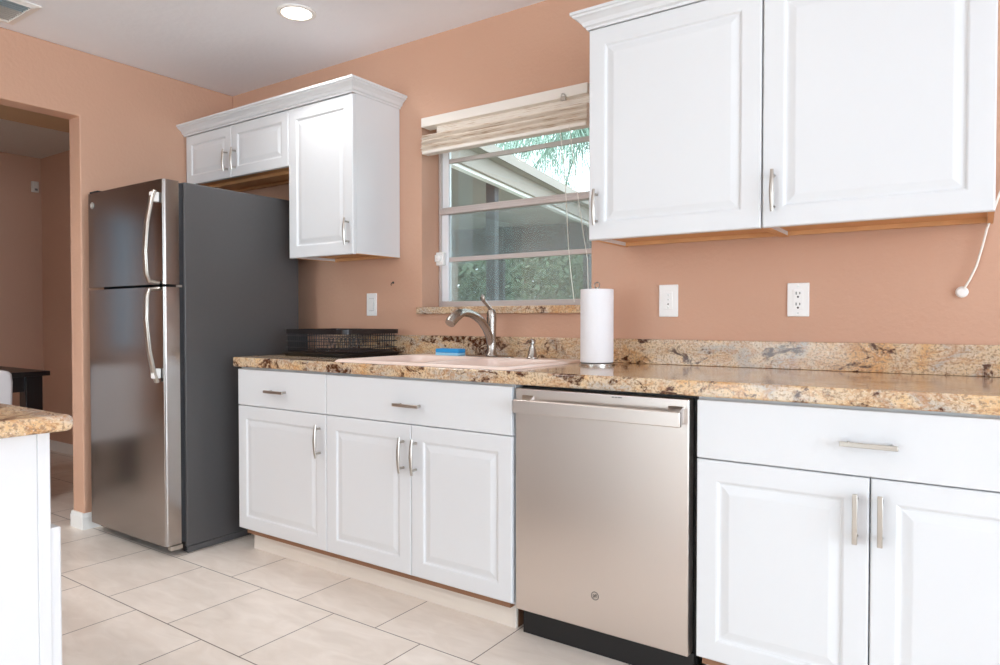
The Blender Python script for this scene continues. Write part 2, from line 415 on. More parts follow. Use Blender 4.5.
bx(SX0 + .012, SX1 - .002, -.042, .004, 1.889, 1.904).build('bottom_rail', 'shade_header', sh, bevel=.002)
ml = MB(); ml.lathe([(.008, 0), (.008, -.012), (.004, -.014)], (-.150, -.035, 2.03), 14, 'y').box(-.161, -.139, -.044, -.034, 2.008, 2.03)
ml.build('cord_lock', 'nickel', sh, smooth=True)
for P_ in ([(-.165, -.043, 1.9), (-.15, -.03, 1.7), (-.140, -.03, 1.571), (-.136, -.02, 1.4), (-.128, -.012, 1.28), (-.112, -.012, 1.163)], [(-.12, -.043, 1.9), (-.1, -.03, 1.7), (-.09, -.03, 1.629), (-.066, -.02, 1.45), (-.05, -.012, 1.34), (-.046, -.012, 1.2)]):
    MB().tube(P_, .0016, 6).build('cord', 'cord_white', sh, smooth=True)

# ------------------------------------------------------------------ cabinets
YF, YC, YU = -.637, -.652, -.32
def base_carcass(x0, x1, t, wall_l='white_cabinet'):
    mb = MB(); z0, z1 = .105, .868; yb, yf = -.004, YF + .0215
    mb.box(x0, x0 + .018, yf, yb, z0, z1).box(x1 - .018, x1, yf, yb, z0, z1).box(x0 + .018, x1 - .018, yf, yb, z0, z0 + .018).box(x0 + .018, x1 - .018, yb - .01, yb, z0 + .018, z1)
    mb.box(x0 + .018, x1 - .018, yf, yf + .018, .84, z1).box(x0 + .018, x1 - .018, yf, yf + .018, .67, .71)
    return mb.build('carcass', 'white_cabinet', t)
def toe(x0, x1, t, end=False):
    bx(x0, x1, YF + .026, -.56, .086, .104).build('bottom_edge', 'dark_wood_edge', t)
    bx(x0, x1, -.575, -.56, 0, .085).build('toe_kick', 'toe_board', t, bevel=.002)
    for a in (x0, x1 - .018): bx(a, a + .018, -.56, -.004, 0, .104).build('plinth_board', 'dark_wood_edge', t)
G = .0016
ZS, ZDT, ZDB = .690, .8594, .1142
# left base cabinet
x0, x1 = -1.554, -.946
t = thing('base_cabinet', 'narrow white base cabinet with one drawer over one door beside refrigerator', 'cabinet', (-1.25, -.3, 0))
base_carcass(x0, x1, t); toe(x0 + .03, x1, t)
d = slab_front(x0 + G, x1 - G, ZS + G, ZDT, YF, t); pull(-1.256, .7675, YF, d, .13, False, True)
d = raised_door(x0 + G, x1 - G, ZDB, ZS - G, YF, t); pull(-.984, .578, YF, d, .14)
# sink base
x0, x1, xm = -.946, -.009, -.4714
t = thing('sink_cabinet', 'wide white double-door cabinet under the sink with long drawer front', 'cabinet', (-.47, -.3, 0))
base_carcass(x0, x1, t); toe(x0, x1 - .025, t)
d = slab_front(x0 + G, x1 - G, ZS + G, ZDT, YF, t, 'drawer_front'); pull(-.474, .7645, YF, d, .13, False, True)
d = raised_door(x0 + G, xm - G, ZDB, ZS - G, YF, t); pull(-.509, .573, YF, d, .135)
d = raised_door(xm + G, x1 - G, ZDB, ZS - G, YF, t); pull(-.445, .572, YF, d, .135)
# right base
x0, x1, xm = .628, 1.525, 1.0726
t = thing('base_cabinet', 'white base cabinet with wide drawer and two doors right of dishwasher', 'cabinet', (1.07, -.3, 0))
base_carcass(x0, x1, t); toe(x0 + .012, x1, t)
d = slab_front(x0 + G, x1 - G, ZS + G, ZDT, YF, t); pull(1.071, .7745, YF, d, .13, False, True)
d = raised_door(x0 + G, xm - G, ZDB, ZS - G, YF, t); pull(1.0425, .5875, YF, d, .127, True, True)
d = raised_door(xm + G, x1 - G, ZDB, ZS - G, YF, t); pull(1.0985, .59, YF, d, .127, True, True)

# dishwasher
t = thing('dishwasher', 'stainless steel dishwasher with bar handle between white base cabinets', 'dishwasher', (.305, -.3, 0))
bx(.002, .612, -.585, -.03, .095, .866).build('tub', 'black_plastic', t)
bx(0, .615, -.58, -.565, 0, .1).box(.585, .612, -.60, -.565, .02, .1).build('kick_plate', 'black_plastic', t)
dd = bx(.0, .604, -.63, -.588, .0995, .8566).build('door', 'steel', t, bevel=.004, seg=3)
mb = MB()      # flat-faced bar on two flared brackets
ring = lambda x, y0, y1, z0, z1: [(x, y0, z0), (x, y0, z1), (x, y1, z1), (x, y1, z0)]
mb.loft([ring(x, -.684, -.668, .779, .823) for x in (.022, .3, .596)])
mb.build('handle', 'steel', dd, bevel=.003, seg=3)
for xa, xb in ((.03, .075), (.585, .54)):
    m2 = MB(); m2.loft([[(xa - .0, -.67, .784), (xa, -.67, .818), (xb, -.67, .818), (xb, -.67, .784)], [(xa + (xb - xa) * .15, -.65, .788), (xa + (xb - xa) * .15, -.65, .816), (xa + (xb - xa) * .8, -.65, .816), (xa + (xb - xa) * .8, -.65, .788)], [(xa - (xb - xa) * .1, -.630, .782), (xa - (xb - xa) * .1, -.630, .835), (xb, -.630, .835), (xb, -.630, .782)]])
    m2.build('handle_bracket', 'steel', dd, bevel=.002)
def script_badge(c, r, parent, axis_y=-1, m='badge', name='badge'):
    """round emblem: thin ring, disc and two looping script letters"""
    mb = MB(); cx, cy, cz = c
    ringp = [(cx + r * math.cos(2 * math.pi * k / 32), cy - .0012, cz + r * math.sin(2 * math.pi * k / 32)) for k in range(33)]
    mb.tube(ringp, r * .09, 6)
    g = [(-.12, .12), (-.32, .3), (-.55, .12), (-.45, -.15), (-.2, -.05), (-.1, .2), (-.15, -.35), (-.42, -.55), (-.45, -.3), (0, -.05), (.15, .1)]
    e = [(.1, .02), (.4, .15), (.45, .38), (.2, .42), (.08, .05), (.15, -.25), (.4, -.22), (.58, -.02)]
    for s_ in (g, e): mb.tube([(cx + r * 1.1 * a, cy - .0012, cz + r * 1.1 * b) for a, b in s_], r * .075, 5)
    if m == 'badge': mb.lathe([(r, 0), (r, -.0008)], (cx, cy, cz), 32, 'y')
    return mb.build(name, m, parent, smooth=True)
script_badge((.302, -.630, .212), .0125, dd, m='slot_grey')
bx(.358, .366, -.6306, -.63, .846, .849).box(.368, .376, -.6306, -.63, .846, .849).box(.378, .392, -.6306, -.63, .846, .849).build('brand_mark', 'slot_grey', dd)

# upper cabinets
def upper(x0, x1, z0, z1, t, div=False):
    mb = MB(); yf = YU + .021
    mb.box(x0, x0 + .016, yf, -.002, z0 + .004, z1).box(x1 - .016, x1, yf, -.002, z0 + .004, z1).box(x0 + .016, x1 - .016, yf, -.002, z1 - .016, z1)
    mb.box(x0 + .016, x1 - .016, yf, yf + .018, z0 + .03, z0 + .06).box(x0 + .016, x1 - .016, -.012, -.002, z0 + .03, z1 - .016)
    mb.build('carcass', 'white_cabinet', t, bevel=.001)
    m2 = MB(); m2.box(x0 + .016, x1 - .016, yf + .018, -.012, z0 + .018, z0 + .03)
    m2.box(x0 + .016, x1 - .016, yf, yf + .018, z0 + .004, z0 + .03).box(x0 + .016, x1 - .016, -.03, -.012, z0 + .004, z0 + .018)
    m2.box(x0 + .0005, x0 + .016, yf, -.002, z0 + .002, z0 + .004).box(x1 - .016, x1 - .0005, yf, -.002, z0 + .002, z0 + .004)
    m2.build('bottom_panel', 'raw_wood', t)
# over the refrigerator
LT, LM, LB = 2.1498, 1.8646, 1.397
t = thing('wall_cabinet', 'short white two-door wall cabinet above the refrigerator', 'cabinet', (-2.04, -.15, 1.865))
upper(XW + .002, -1.5815, LM, LT, t)
bx(-2.49, -1.5815, -.2, -.12, LM - .0, LM + .018).build('cross_rail', 'raw_wood', t)
d = raised_door(-2.499 + G, -2.0616 - G, LM, LT - .004, YU, t, frame=.05); pull(-2.098, 1.957, YU, d, .12)
d = raised_door(-2.0616 + G, -1.5825, LM, LT - .004, YU, t, frame=.05); pull(-2.022, 1.957, YU, d, .12)
t = thing('wall_cabinet', 'tall narrow white single-door wall cabinet left of the window', 'cabinet', (-1.35, -.15, 1.397))
upper(-1.580, -1.1167, LB, LT, t)
d = raised_door(-1.5790, -1.1175, LB, LT - .004, YU, t); pull(-1.147, 1.502, YU, d, .125)
crown = [(0, 0), (.006, 0), (.008, .008), (.016, .012), (.022, .024), (.036, .036), (.044, .04), (.046, .046), (.052, .048), (.052, .058), (0, .058)]
cr = sweep_plan([(-1.1167, -.001), (-1.1167, YU + .0), (XW + .001, YU + .0)][::-1], [(a + .0, 2.148 + b) for a, b in crown], 'crown_molding', 'white_cabinet')
tag(cr, 'white crown moulding capping the cabinets above refrigerator and left of window', 'moulding')
bx(XW + .002, -1.118, YU + .001, -.002, 2.1502, 2.152).build('top_board', 'white_cabinet', cr)
# right pair
UB, UT = 1.3785, 2.1433
t = thing('wall_cabinet', 'large white single-door wall cabinet immediately right of the window, crown above', 'cabinet', (.42, -.15, 1.38))
upper(.1144, .7242, UB, UT, t)
d = raised_door(.1152, .7242 - G, UB, UT - .003, YU, t, frame=.06); pull(.148, 1.494, YU, d, .13)
t = thing('wall_cabinet', 'rightmost large white wall cabinet, above the duplex outlet', 'cabinet', (1.02, -.15, 1.38))
upper(.7258, 1.326, UB, UT, t)
d = raised_door(.7258 + G, 1.326, UB, UT - .003, YU, t, frame=.06); pull(.762, 1.489, YU, d, .13)
cr = sweep_plan([(.1144, -.001), (.1144, YU), (1.326, YU), (1.326, -.001)][::1] and [(.1144, -.001), (.1144, YU), (1.326, YU), (1.326, -.001)], [(a, 2.141 + b) for a, b in crown], 'crown_molding', 'white_cabinet')
tag(cr, 'white crown moulding over the large cabinet pair right of window', 'moulding')
bx(.1154, 1.325, YU + .001, -.002, 2.1434, 2.145).build('top_board', 'white_cabinet', cr)

# ------------------------------------------------------------------ counter, splash, sink
SXa, SXb, SYa, SYb = -.91, -.035, -.632, -.06
ct = grid_slab('countertop', [-1.5716, SXa + .03, SXb - .03, 1.56], [YC, SYa + .012, SYb - .03, -.001], {(1, 1)}, .869, .914, 'z', 'granite', bevel=.006)
tag(ct, 'long tan and brown granite countertop along the window wall', 'countertop')
bs = bx(-1.5716, 1.56, -.022, -.001, .9145, 1.011).build('backsplash', 'granite', bevel=.002)
tag(bs, 'low tan speckled granite backsplash strip along the wall behind sink', 'backsplash')
# sink: drop-in double bowl
def rr(x0, x1, y0, y1, z, r, n=5):
    pts = []
    for cx_, cy_, a0 in ((x1 - r, y1 - r, 0), (x0 + r, y1 - r, 90), (x0 + r, y0 + r, 180), (x1 - r, y0 + r, 270)):
        for k in range(n + 1):
            a = R(a0 + 90 * k / n); pts.append((cx_ + r * math.cos(a), cy_ + r * math.sin(a), z))
    return pts
sk = thing('kitchen_sink', 'pale pinkish drop-in double sink set in the granite countertop', 'sink', (-.54, -.33, .914))
mb = MB()
ZR = .924
xm_ = -.46
outer = [rr(SXa, SXb, SYa, SYb, .9143, .02), rr(SXa + .002, SXb - .002, SYa + .002, SYb - .002, ZR - .004, .03), rr(SXa + .008, SXb - .008, SYa + .008, SYb - .008, ZR, .03)]
mb.loft(outer, cap=False)
bm = mb.bm
# deck with two bowl openings, made by bridging
def bowl(x0, x1, y0, y1):
    rings = [rr(x0, x1, y0, y1, ZR, .05), rr(x0 + .004, x1 - .004, y0 + .004, y1 - .004, ZR - .003, .05), rr(x0 + .008, x1 - .008, y0 + .008, y1 - .008, ZR - .02, .05), rr(x0 + .02, x1 - .02, y0 + .02, y1 - .02, ZR - .16, .05), rr(x0 + .05, x1 - .05, y0 + .05, y1 - .05, ZR - .185, .05)]
    m_ = MB(); m_.loft(rings, cap=False); m_.bm.faces.new([v for v in m_.bm.verts][-24:]); return m_
bz = dict(y0=SYa + .026, y1=SYb - .095)
b1 = (SXa + .035, xm_ - .012); b2 = (xm_ + .012, SXb - .035)
m_ = bowl(b1[0], b1[1], bz['y0'], bz['y1']); m_.build('bowl', 'sink_composite', sk, smooth=True)
m_ = bowl(b2[0], b2[1], bz['y0'], bz['y1']); m_.build('bowl', 'sink_composite', sk, smooth=True)
# deck surface: triangulated face with holes
bmd = bmesh.new()
loops = [rr(SXa + .008, SXb - .008, SYa + .008, SYb - .008, ZR, .03), rr(b1[0], b1[1], bz['y0'], bz['y1'], ZR, .05), rr(b2[0], b2[1], bz['y0'], bz['y1'], ZR, .05)]
eds = []
for lp in loops:
    vs = [bmd.verts.new(p) for p in lp]; eds += [bmd.edges.new((vs[i], vs[(i + 1) % len(vs)])) for i in range(len(vs))]
bmesh.ops.triangle_fill(bmd, use_beauty=True, use_dissolve=False, edges=eds)
me = bpy.data.meshes.new('tmp'); bmd.to_mesh(me); bmd.free(); mb.bm.from_mesh(me); bpy.data.meshes.remove(me)
mb.build('rim', 'sink_composite', sk, weld=.0002)
for bxc in (b1, b2):
    MB().lathe([(.04, 0), (.04, .004), (.03, .005), (.028, .001), (.002, .001)], ((bxc[0] + bxc[1]) / 2, -.33, ZR - .1845), 24).build('drain', 'faucet_steel', sk, smooth=True)

# faucet
t = thing('faucet', 'brushed nickel pull-out faucet with curved spout behind the sink', 'faucet', (-.470, -.105, ZR))
mb = MB(); mb.loft([rr(-.605, -.355, -.139, -.085, ZR + .0003, .026), rr(-.605, -.355, -.139, -.085, ZR + .003, .026), rr(-.597, -.363, -.133, -.091, ZR + .007, .02)])
mb.build('base_plate', 'faucet_steel', t, smooth=True)
fy = -.112
mb = MB(); mb.lathe([(.027, .006), (.026, .012), (.02, .02), (.0205, .05), (.0205, .12), (.0215, .15), (.022, .172), (.021, .178)], (-.470, fy, ZR), 24)
mb.build('body', 'faucet_steel', t, smooth=True)
sp = [(fy - .002, .05, .0175), (fy - .014, .09, .018), (fy - .04, .127, .0178), (fy - .075, .158, .0175), (fy - .115, .178, .017), (fy - .155, .19, .017), (fy - .195, .194, .017), (fy - .225, .189, .0185)]
MB().tube([(-.470, a, ZR + b) for a, b, c in sp], [c for a, b, c in sp], 16, up=(1, 0, 0)).build('spout', 'faucet_steel', t, smooth=True)
hd = [(fy - .218, .191, .0185), (fy - .232, .187, .0215), (fy - .258, .174, .022), (fy - .282, .158, .0225), (fy - .292, .148, .0205)]
MB().tube([(-.470, a, ZR + b) for a, b, c in hd], [c for a, b, c in hd], 16, up=(1, 0, 0)).build('spray_head', 'faucet_steel', t, smooth=True)
lv = MB(); lv.lathe([(.0205, .179), (.0205, .196), (.016, .208), (.004, .212)], (-.470, fy, ZR), 20)
lv.tube([(-.468, fy + .018, ZR + .179), (-.469, fy - .005, ZR + .208), (-.470, fy - .03, ZR + .226), (-.472, fy - .055, ZR + .244), (-.472, fy - .062, ZR + .262), (-.472, fy - .06, ZR + .272)], [.006, .0085, .0075, .008, .0095, .006], 12)
lv.build('lever', 'faucet_steel', t, smooth=True)

# soap dispenser
t = thing('soap_dispenser', 'short steel soap pump at right of faucet', 'soap dispenser', (-.250, -.125, ZR))
MB().lathe([(.024, .0004), (.024, .006), (.02, .01), (.017, .03), (.0125, .045), (.0125, .05)], (-.250, -.125, ZR), 20).build('collar', 'faucet_steel', t, smooth=True)
mb = MB(); mb.lathe([(.0085, .05), (.0085, .06), (.014, .064), (.0145, .076), (.01, .082)], (-.250, -.125, ZR), 18)
mb.tube([(-.250, -.128, ZR + .072), (-.250, -.155, ZR + .074), (-.250, -.17, ZR + .066)], [.0065, .006, .0045], 10); mb.build('pump_head', 'faucet_steel', t, smooth=True)

# sponge
t = thing('sponge', 'blue kitchen sponge with paler scrub layer on sink ledge', 'sponge', (-.69, -.105, ZR))
bx(-.768, -.635, -.14, -.085, ZR + .013, ZR + .031).build('foam', 'sponge_blue', t, bevel=.003)
bx(-.768, -.635, -.14, -.085, ZR + .0004, ZR + .013).build('scrub_layer', 'sponge_pale', t, bevel=.002)

# paper towel
pc = (.092, -.205)
t = thing('paper_towel_holder', 'steel countertop holder carrying paper towel roll near window corner', 'paper towel holder', (pc[0], pc[1], .914))
MB().lathe([(.068, .0004), (.068, .006), (.063, .010), (.01, .0105)], (*pc, .914), 40).build('base', 'faucet_steel', t, smooth=True)
MB().lathe([(.006, .009), (.006, .296)], (*pc, .914), 12).build('rod', 'faucet_steel', t, smooth=True)
MB().tube([(pc[0] + .011 * math.sin(a), pc[1], 1.2195 - .011 * math.cos(a)) for a in [2 * math.pi * k / 20 for k in range(21)]], .0024, 8).build('ring_finial', 'faucet_steel', t, smooth=True)
rl = MB().lathe([(.02, .0), (.0605, .0), (.063, .002), (.063, .277), (.0605, .279), (.02, .279), (.02, .0)], (*pc, .9252), 48)
rl = rl.build('paper_towel_roll', 'paper', smooth=True); tag(rl, 'full white paper towel roll standing on steel holder', 'paper towel roll')

# dish rack
t = thing('dish_rack', 'black wire dish rack with basket rim and drip tray left of sink', 'dish rack', (-1.3, -.24, .914))
RX0, RX1, RY0, RY1 = -1.49, -1.05, -.43, -.07
mb = MB(); mb.loft([rr(RX0, RX1, RY0, RY1, .9146, .03), rr(RX0 - .01, RX1 + .008, RY0 - .014, RY1 + .008, .931, .03), rr(RX0 - .006, RX1 + .004, RY0 - .01, RY1 + .004, .931, .03), rr(RX0 + .01, RX1 - .01, RY0 + .01, RY1 - .01, .919, .03)])
mb.build('drip_tray', 'black_plastic', t, smooth=True)
mb = MB()
def loop_wire(x0, x1, y0, y1, z, r): mb.tube(rr(x0, x1, y0, y1, z, .03) + rr(x0, x1, y0, y1, z, .03)[:1], r, 6)
for z in (.955, .985, 1.012): loop_wire(RX0 + .004, RX1 - .004, RY0 + .004, RY1 - .004, z, .002)
k = 0
x = RX0 + .03
while x < RX1 - .03:
    mb.tube([(x, RY0 + .004, 1.03), (x, RY0 + .006, .94), (x, RY1 - .006, .94), (x, RY1 - .004, 1.03)], .0016, 5); x += .016
y = RY0 + .03
while y < RY1 - .03:
    mb.tube([(RX0 + .004, y, 1.03), (RX0 + .006, y, .937), (RX1 - .006, y, .937), (RX1 - .004, y, 1.03)], .0016, 5); y += .016
mb.build('wire_basket', 'black_wire', t)
mb = MB()
q = [rr(RX0, RX1, RY0, RY1, 1.02, .03), rr(RX0, RX1, RY0, RY1, 1.042, .03), rr(RX0 + .003, RX1 - .003, RY0 + .003, RY1 - .003, 1.042, .03), rr(RX0 + .003, RX1 - .003, RY0 + .003, RY1 - .003, 1.02, .03)]
mb.loft(q, closed=True); mb.build('basket_rim', 'black_wire', t)
mb = MB()
for i in range(9):
    x = RX0 + .07 + i * .03
    mb.tube([(x, -.19, .942), (x, -.2, .995), (x, -.215, 1.0), (x, -.23, .995), (x, -.24, .942)], .0018, 6)
mb.build('plate_dividers', 'black_wire', t)
mb = MB(); mb.box(RX0 + .012, RX0 + .085, RY0 + .018, RY0 + .022, .942, 1.018).box(RX0 + .012, RX0 + .085, RY0 + .075, RY0 + .079, .942, 1.018).box(RX0 + .012, RX0 + .016, RY0 + .022, RY0 + .075, .942, 1.018).box(RX0 + .081, RX0 + .085, RY0 + .022, RY0 + .075, .942, 1.018).box(RX0 + .012, RX0 + .085, RY0 + .018, RY0 + .079, .938, .942).box(RX0 + .047, RX0 + .05, RY0 + .022, RY0 + .075, .942, 1.018)
mb.build('cutlery_cup', 'black_plastic', t)

# ------------------------------------------------------------------ wall plates
def plate(name, label, x0, x1, z0, z1):
    t = thing(name, label, 'light switch' if 'switch' in name else 'outlet', ((x0 + x1) / 2, 0, (z0 + z1) / 2))
    bx(x0, x1, -.006, -.0005, z0, z1).build('cover_plate', 'white_plastic', t, bevel=.003, seg=3); return t
x0, x1, z0, z1 = -1.352, -1.279, 1.108, 1.226
t = plate('light_switch', 'white rocker light switch above the dish rack', x0, x1, z0, z1); c = (x0 + x1) / 2; zc = (z0 + z1) / 2
bx(c - .0165, c + .0165, -.0066, -.006, zc - .033, zc + .033).build('inset', 'slot_grey', t)
mb = MB(); mb.loft([[(c - .0155, -.006, zc - .032), (c + .0155, -.006, zc - .032), (c + .0155, -.006, zc + .032), (c - .0155, -.006, zc + .032)], [(c - .0155, -.0075, zc - .031), (c + .0155, -.0075, zc - .031), (c + .0155, -.011, zc + .031), (c - .0155, -.011, zc + .031)]]); mb.build('rocker', 'white_plastic', t)
x0, x1, z0, z1 = .261, .338, 1.099, 1.224
t = plate('light_switch', 'white dimmer switch with small buttons beside the paper towels', x0, x1, z0, z1); c = (x0 + x1) / 2; zc = (z0 + z1) / 2
bx(c - .0165, c + .0165, -.0075, -.006, zc - .034, zc + .034).build('control_face', 'white_plastic', t, bevel=.001)
for dz in (.022, .004, -.013, -.027):
    MB().lathe([(.0036, 0), (.0034, -.0012)], (c, -.0075, zc + dz), 12, 'y').build('button', 'slot_grey' if dz == -.013 else 'badge', t)
x0, x1, z0, z1 = .736, .8085, 1.099, 1.217
t = plate('wall_outlet', 'white duplex power outlet on wall under rightmost cabinet', x0, x1, z0, z1); c = (x0 + x1) / 2; zc = (z0 + z1) / 2
bx(c - .0165, c + .0165, -.0075, -.006, zc - .034, zc + .034).build('receptacle_face', 'white_plastic', t, bevel=.001)
mb = MB()
for dz in (.019, -.019):
    mb.box(c - .0075, c - .0045, -.008, -.0072, zc + dz - .001, zc + dz + .009).box(c + .0045, c + .0075, -.008, -.0072, zc + dz + .0, zc + dz + .008)
    mb.lathe([(.0036, 0), (.0036, -.0006)], (c, -.0075, zc + dz - .009), 12, 'y')
mb.build('slots', 'slot_dark', t)
for z in (z0 + .012, z1 - .012): MB().lathe([(.003, 0), (.0025, -.0012)], (c, -.006, z), 12, 'y').build('screw', 'badge', t)

mb = MB(); mb.lathe([(.006, 0), (.006, -.003), (.003, -.004)], (-1.164, -.0003, 1.277), 12, 'y'); mb.tube([(-1.164, -.003, 1.277), (-1.164, -.014, 1.275), (-1.164, -.018, 1.268), (-1.164, -.015, 1.262)], .002, 8)
tag(mb.build('wall_hook', 'slot_dark', smooth=True), 'tiny dark hook on the wall left of the window', 'hook')

cb = thing('cable', 'white cable dangling on the wall at far right beneath cabinet', 'cable', (1.249, -.004, 1.174))
pts = [(1.40, -.012, 2.3), (1.395, -.012, 1.8), (1.36, -.014, 1.52), (1.341, -.016, 1.469), (1.324, -.018, 1.411), (1.31, -.018, 1.363), (1.299, -.018, 1.31), (1.285, -.018, 1.252), (1.268, -.018, 1.21), (1.255, -.016, 1.185)]
MB().tube(pts, .0034, 8).build('cord', 'cord_white', cb, smooth=True)
MB().lathe([(.017, 0), (.0175, -.004), (.012, -.010), (.004, -.011)], (1.249, -.006, 1.174), 20, 'y').build('end_cap', 'white_plastic', cb, smooth=True)

# ------------------------------------------------------------------ refrigerator
FX0, FX1 = -2.428, -1.722
fr = thing('refrigerator', 'tall stainless top-freezer refrigerator with dark grey side in corner', 'refrigerator', (-2.07, -.43, 0))
bx(FX0, FX1, -.797, -.145, .03, 1.722).build('body', 'fridge_side', fr, bevel=.006)
bx(FX0 + .008, FX1 - .008, -.822, -.797, .06, 1.715).build('gasket', 'gasket', fr)
def fdoor(z0, z1, name):
    mb = MB(); prof = []
    # plan outline with softly rounded front corners and a slight crown
    for x, y in ((FX0, -.822), (FX0, -.882)): prof.append((x, y))
    for k in range(1, 7):
        a = R(180 + 15 * k); prof.append((FX0 + .014 + .014 * math.cos(a), -.882 + .014 * math.sin(a)))
    for k in range(1, 10):
        u = k / 10; prof.append((FX0 + .014 + (FX1 - FX0 - .028) * u, -.896 - .004 * math.sin(math.pi * u)))
    for k in range(0, 6):
        a = R(270 + 15 * k); prof.append((FX1 - .014 + .014 * math.cos(a), -.882 + .014 * math.sin(a)))
    prof += [(FX1, -.882), (FX1, -.822)]
    mb.loft([[(x, y, z) for x, y in prof] for z in (z0, z1)])
    return mb.build(name, 'steel_fridge', fr, smooth=True)
ZG = 1.2425
dtop = fdoor(ZG + .006, 1.722, 'freezer_door'); dbot = fdoor(.056, ZG - .006, 'fridge_door')
hx = -1.757
def fhandle(sg, parent):
    zs = [.012, .018, .05, .15, .28, .39, .425]; ys = [-.9, -.945, -.957, -.962, -.952, -.93, -.918] if sg > 0 else [-.9, -.945, -.957, -.96, -.948, -.925, -.912]
    L = [(hx, y, ZG + sg * z * (1.0 if sg > 0 else 1.03)) for y, z in zip(ys, zs)]
    mb = MB()
    rings = []
    for i, p in enumerate(L):
        wd = .0155 + .004 * (i / len(L)); dp = .009
        a = Vector(L[min(i + 1, len(L) - 1)]) - Vector(L[max(i - 1, 0)]); a.normalize(); nrm = Vector((0, a.z, -a.y)); p = Vector(p); X = Vector((1, 0, 0))
        rings.append([p + X * wd * math.cos(R(q)) + nrm * dp * math.sin(R(q)) for q in range(0, 360, 30)])
    mb.loft(rings); mb.build('handle', 'nickel', parent, smooth=True)
    z = ZG + sg * .42
    bx(hx - .013, hx + .013, -.935, -.898, min(z, z - sg * .045), max(z, z - sg * .045)).build('handle_mount', 'white_plastic', parent, bevel=.005, seg=3)
fhandle(1, dtop); fhandle(-1, dbot)
script_badge((-2.372, -.8975, 1.66), .016, dtop)
bx(FX0 + .01, FX0 + .09, -.89, -.80, 1.7225, 1.735).build('hinge_cover', 'black_plastic', fr, bevel=.004)
bx(FX1 - .022, FX1 - .004, -.826, -.806, ZG - .005, ZG + .005).build('hinge', 'nickel', fr, bevel=.001)
bx(FX1 - .03, FX1 - .002, -.87, -.815, .03, .05).build('hinge', 'nickel', fr, bevel=.001)
bx(FX0 + .02, FX1 - .012, -.80, -.79, .012, .05).box(FX0 + .03, FX0 + .06, -.86, -.8, .03, .05).build('kick_grille', 'black_plastic', fr)
for x in (FX0 + .05, FX1 - .05):
    for y in (-.76, -.2): MB().lathe([(.022, 0), (.022, .01), (.01, .014), (.01, .04)], (x, y, 0), 14).build('foot', 'black_plastic', fr)
bx(FX1 - .02, FX1 - .001, -.79, -.16, .002, .03).build('base_rail', 'fridge_side', fr)

# ------------------------------------------------------------------ ceiling fittings
t = thing('recessed_light', 'round recessed ceiling light glowing near the window wall', 'ceiling light', (-1.235, -.545, ZC))
MB().lathe([(.086, 0), (.086, -.004), (.078, -.008), (.066, -.007), (.064, 0), (.086, 0)], (-1.24, -.54, ZC - .0003), 40).build('trim_ring', 'white_trim', t, smooth=True)
MB().lathe([(.064, 0), (.064, -.005), (.001, -.0065)], (-1.24, -.54, ZC - .0003), 36).build('lens', 'lamp_lens', t, smooth=True)
for i, (x, y) in enumerate(((.6, -.95), (-1.24, -3.0), (.6, -3.0), (2.4, -2.4), (-1.95, -2.1), (-1.24, -4.8))):  # unseen cans added to fill the room with light
    t = thing('recessed_light', ['round recessed ceiling light above the dishwasher side, out of frame', 'round recessed ceiling light left behind the island, out of frame', 'round recessed ceiling light behind the camera, out of frame', 'round recessed ceiling light towards side window, out of frame', 'round recessed ceiling light near doorway, out of frame', 'round recessed ceiling light near the rear glass doors, out of frame'][i], 'ceiling light', (x, y, ZC))
    MB().lathe([(.086, 0), (.086, -.004), (.078, -.008), (.066, -.007), (.064, 0), (.086, 0)], (x, y, ZC - .0003), 40).build('trim_ring', 'white_trim', t, smooth=True)
    MB().lathe([(.064, 0), (.064, -.005), (.001, -.0065)], (x, y, ZC - .0003), 36).build('lens', 'lamp_lens', t, smooth=True)
def spot(x, y, p):
    d = bpy.data.lights.new('can_lamp', 'SPOT'); d.energy = p; d.spot_size = R(150); d.spot_blend = .8; d.shadow_soft_size = .1; d.color = (.94, .97, 1)
    o = bpy.data.objects.new('can_lamp', d); o.location = (x, y, ZC - .02); COL.objects.link(o)
for x_, y_, p_ in ((-1.24, -.54, 24), (.6, -.95, 4), (-1.24, -3.0, 95), (.6, -3.0, 7), (2.4, -2.4, 10), (-1.95, -2.1, 60), (-1.24, -4.8, 70), (-3.9, -3.2, 150)): spot(x_, y_, p_)  # first lamp belongs to the visible can, the others are added fill

t = thing('air_vent', 'white ceiling air register with louvres at top left corner', 'air vent', (-2.27, -1.4, ZC))
vx0, vx1, vy0, vy1 = -2.43, -2.115, -1.62, -1.215
z = ZC - .0003
sweep = MB()
sweep.loft([rr(vx0, vx1, vy0, vy1, z, .003, 1), rr(vx0, vx1, vy0, vy1, z - .005, .003, 1), rr(vx0 + .03, vx1 - .03, vy0 + .03, vy1 - .03, z - .012, .003, 1), rr(vx0 + .034, vx1 - .034, vy0 + .034, vy1 - .034, z, .003, 1)], closed=True)
sweep.build('frame', 'white_trim', t)
bx(vx0 + .034, vx1 - .034, vy0 + .034, vy1 - .034, z - .001, z).build('duct_opening', 'slot_grey', t)
for k in range(11):
    x = vx0 + .045 + k * .022
    mb = MB(); mb.loft([[(x, yy, z - .001), (x + .004, yy, z - .001), (x + .014, yy, z - .013), (x + .011, yy, z - .013)] for yy in (vy0 + .034, vy1 - .034)])
    mb.build('louver', 'white_trim' if k < 7 else 'louver_blue', t)

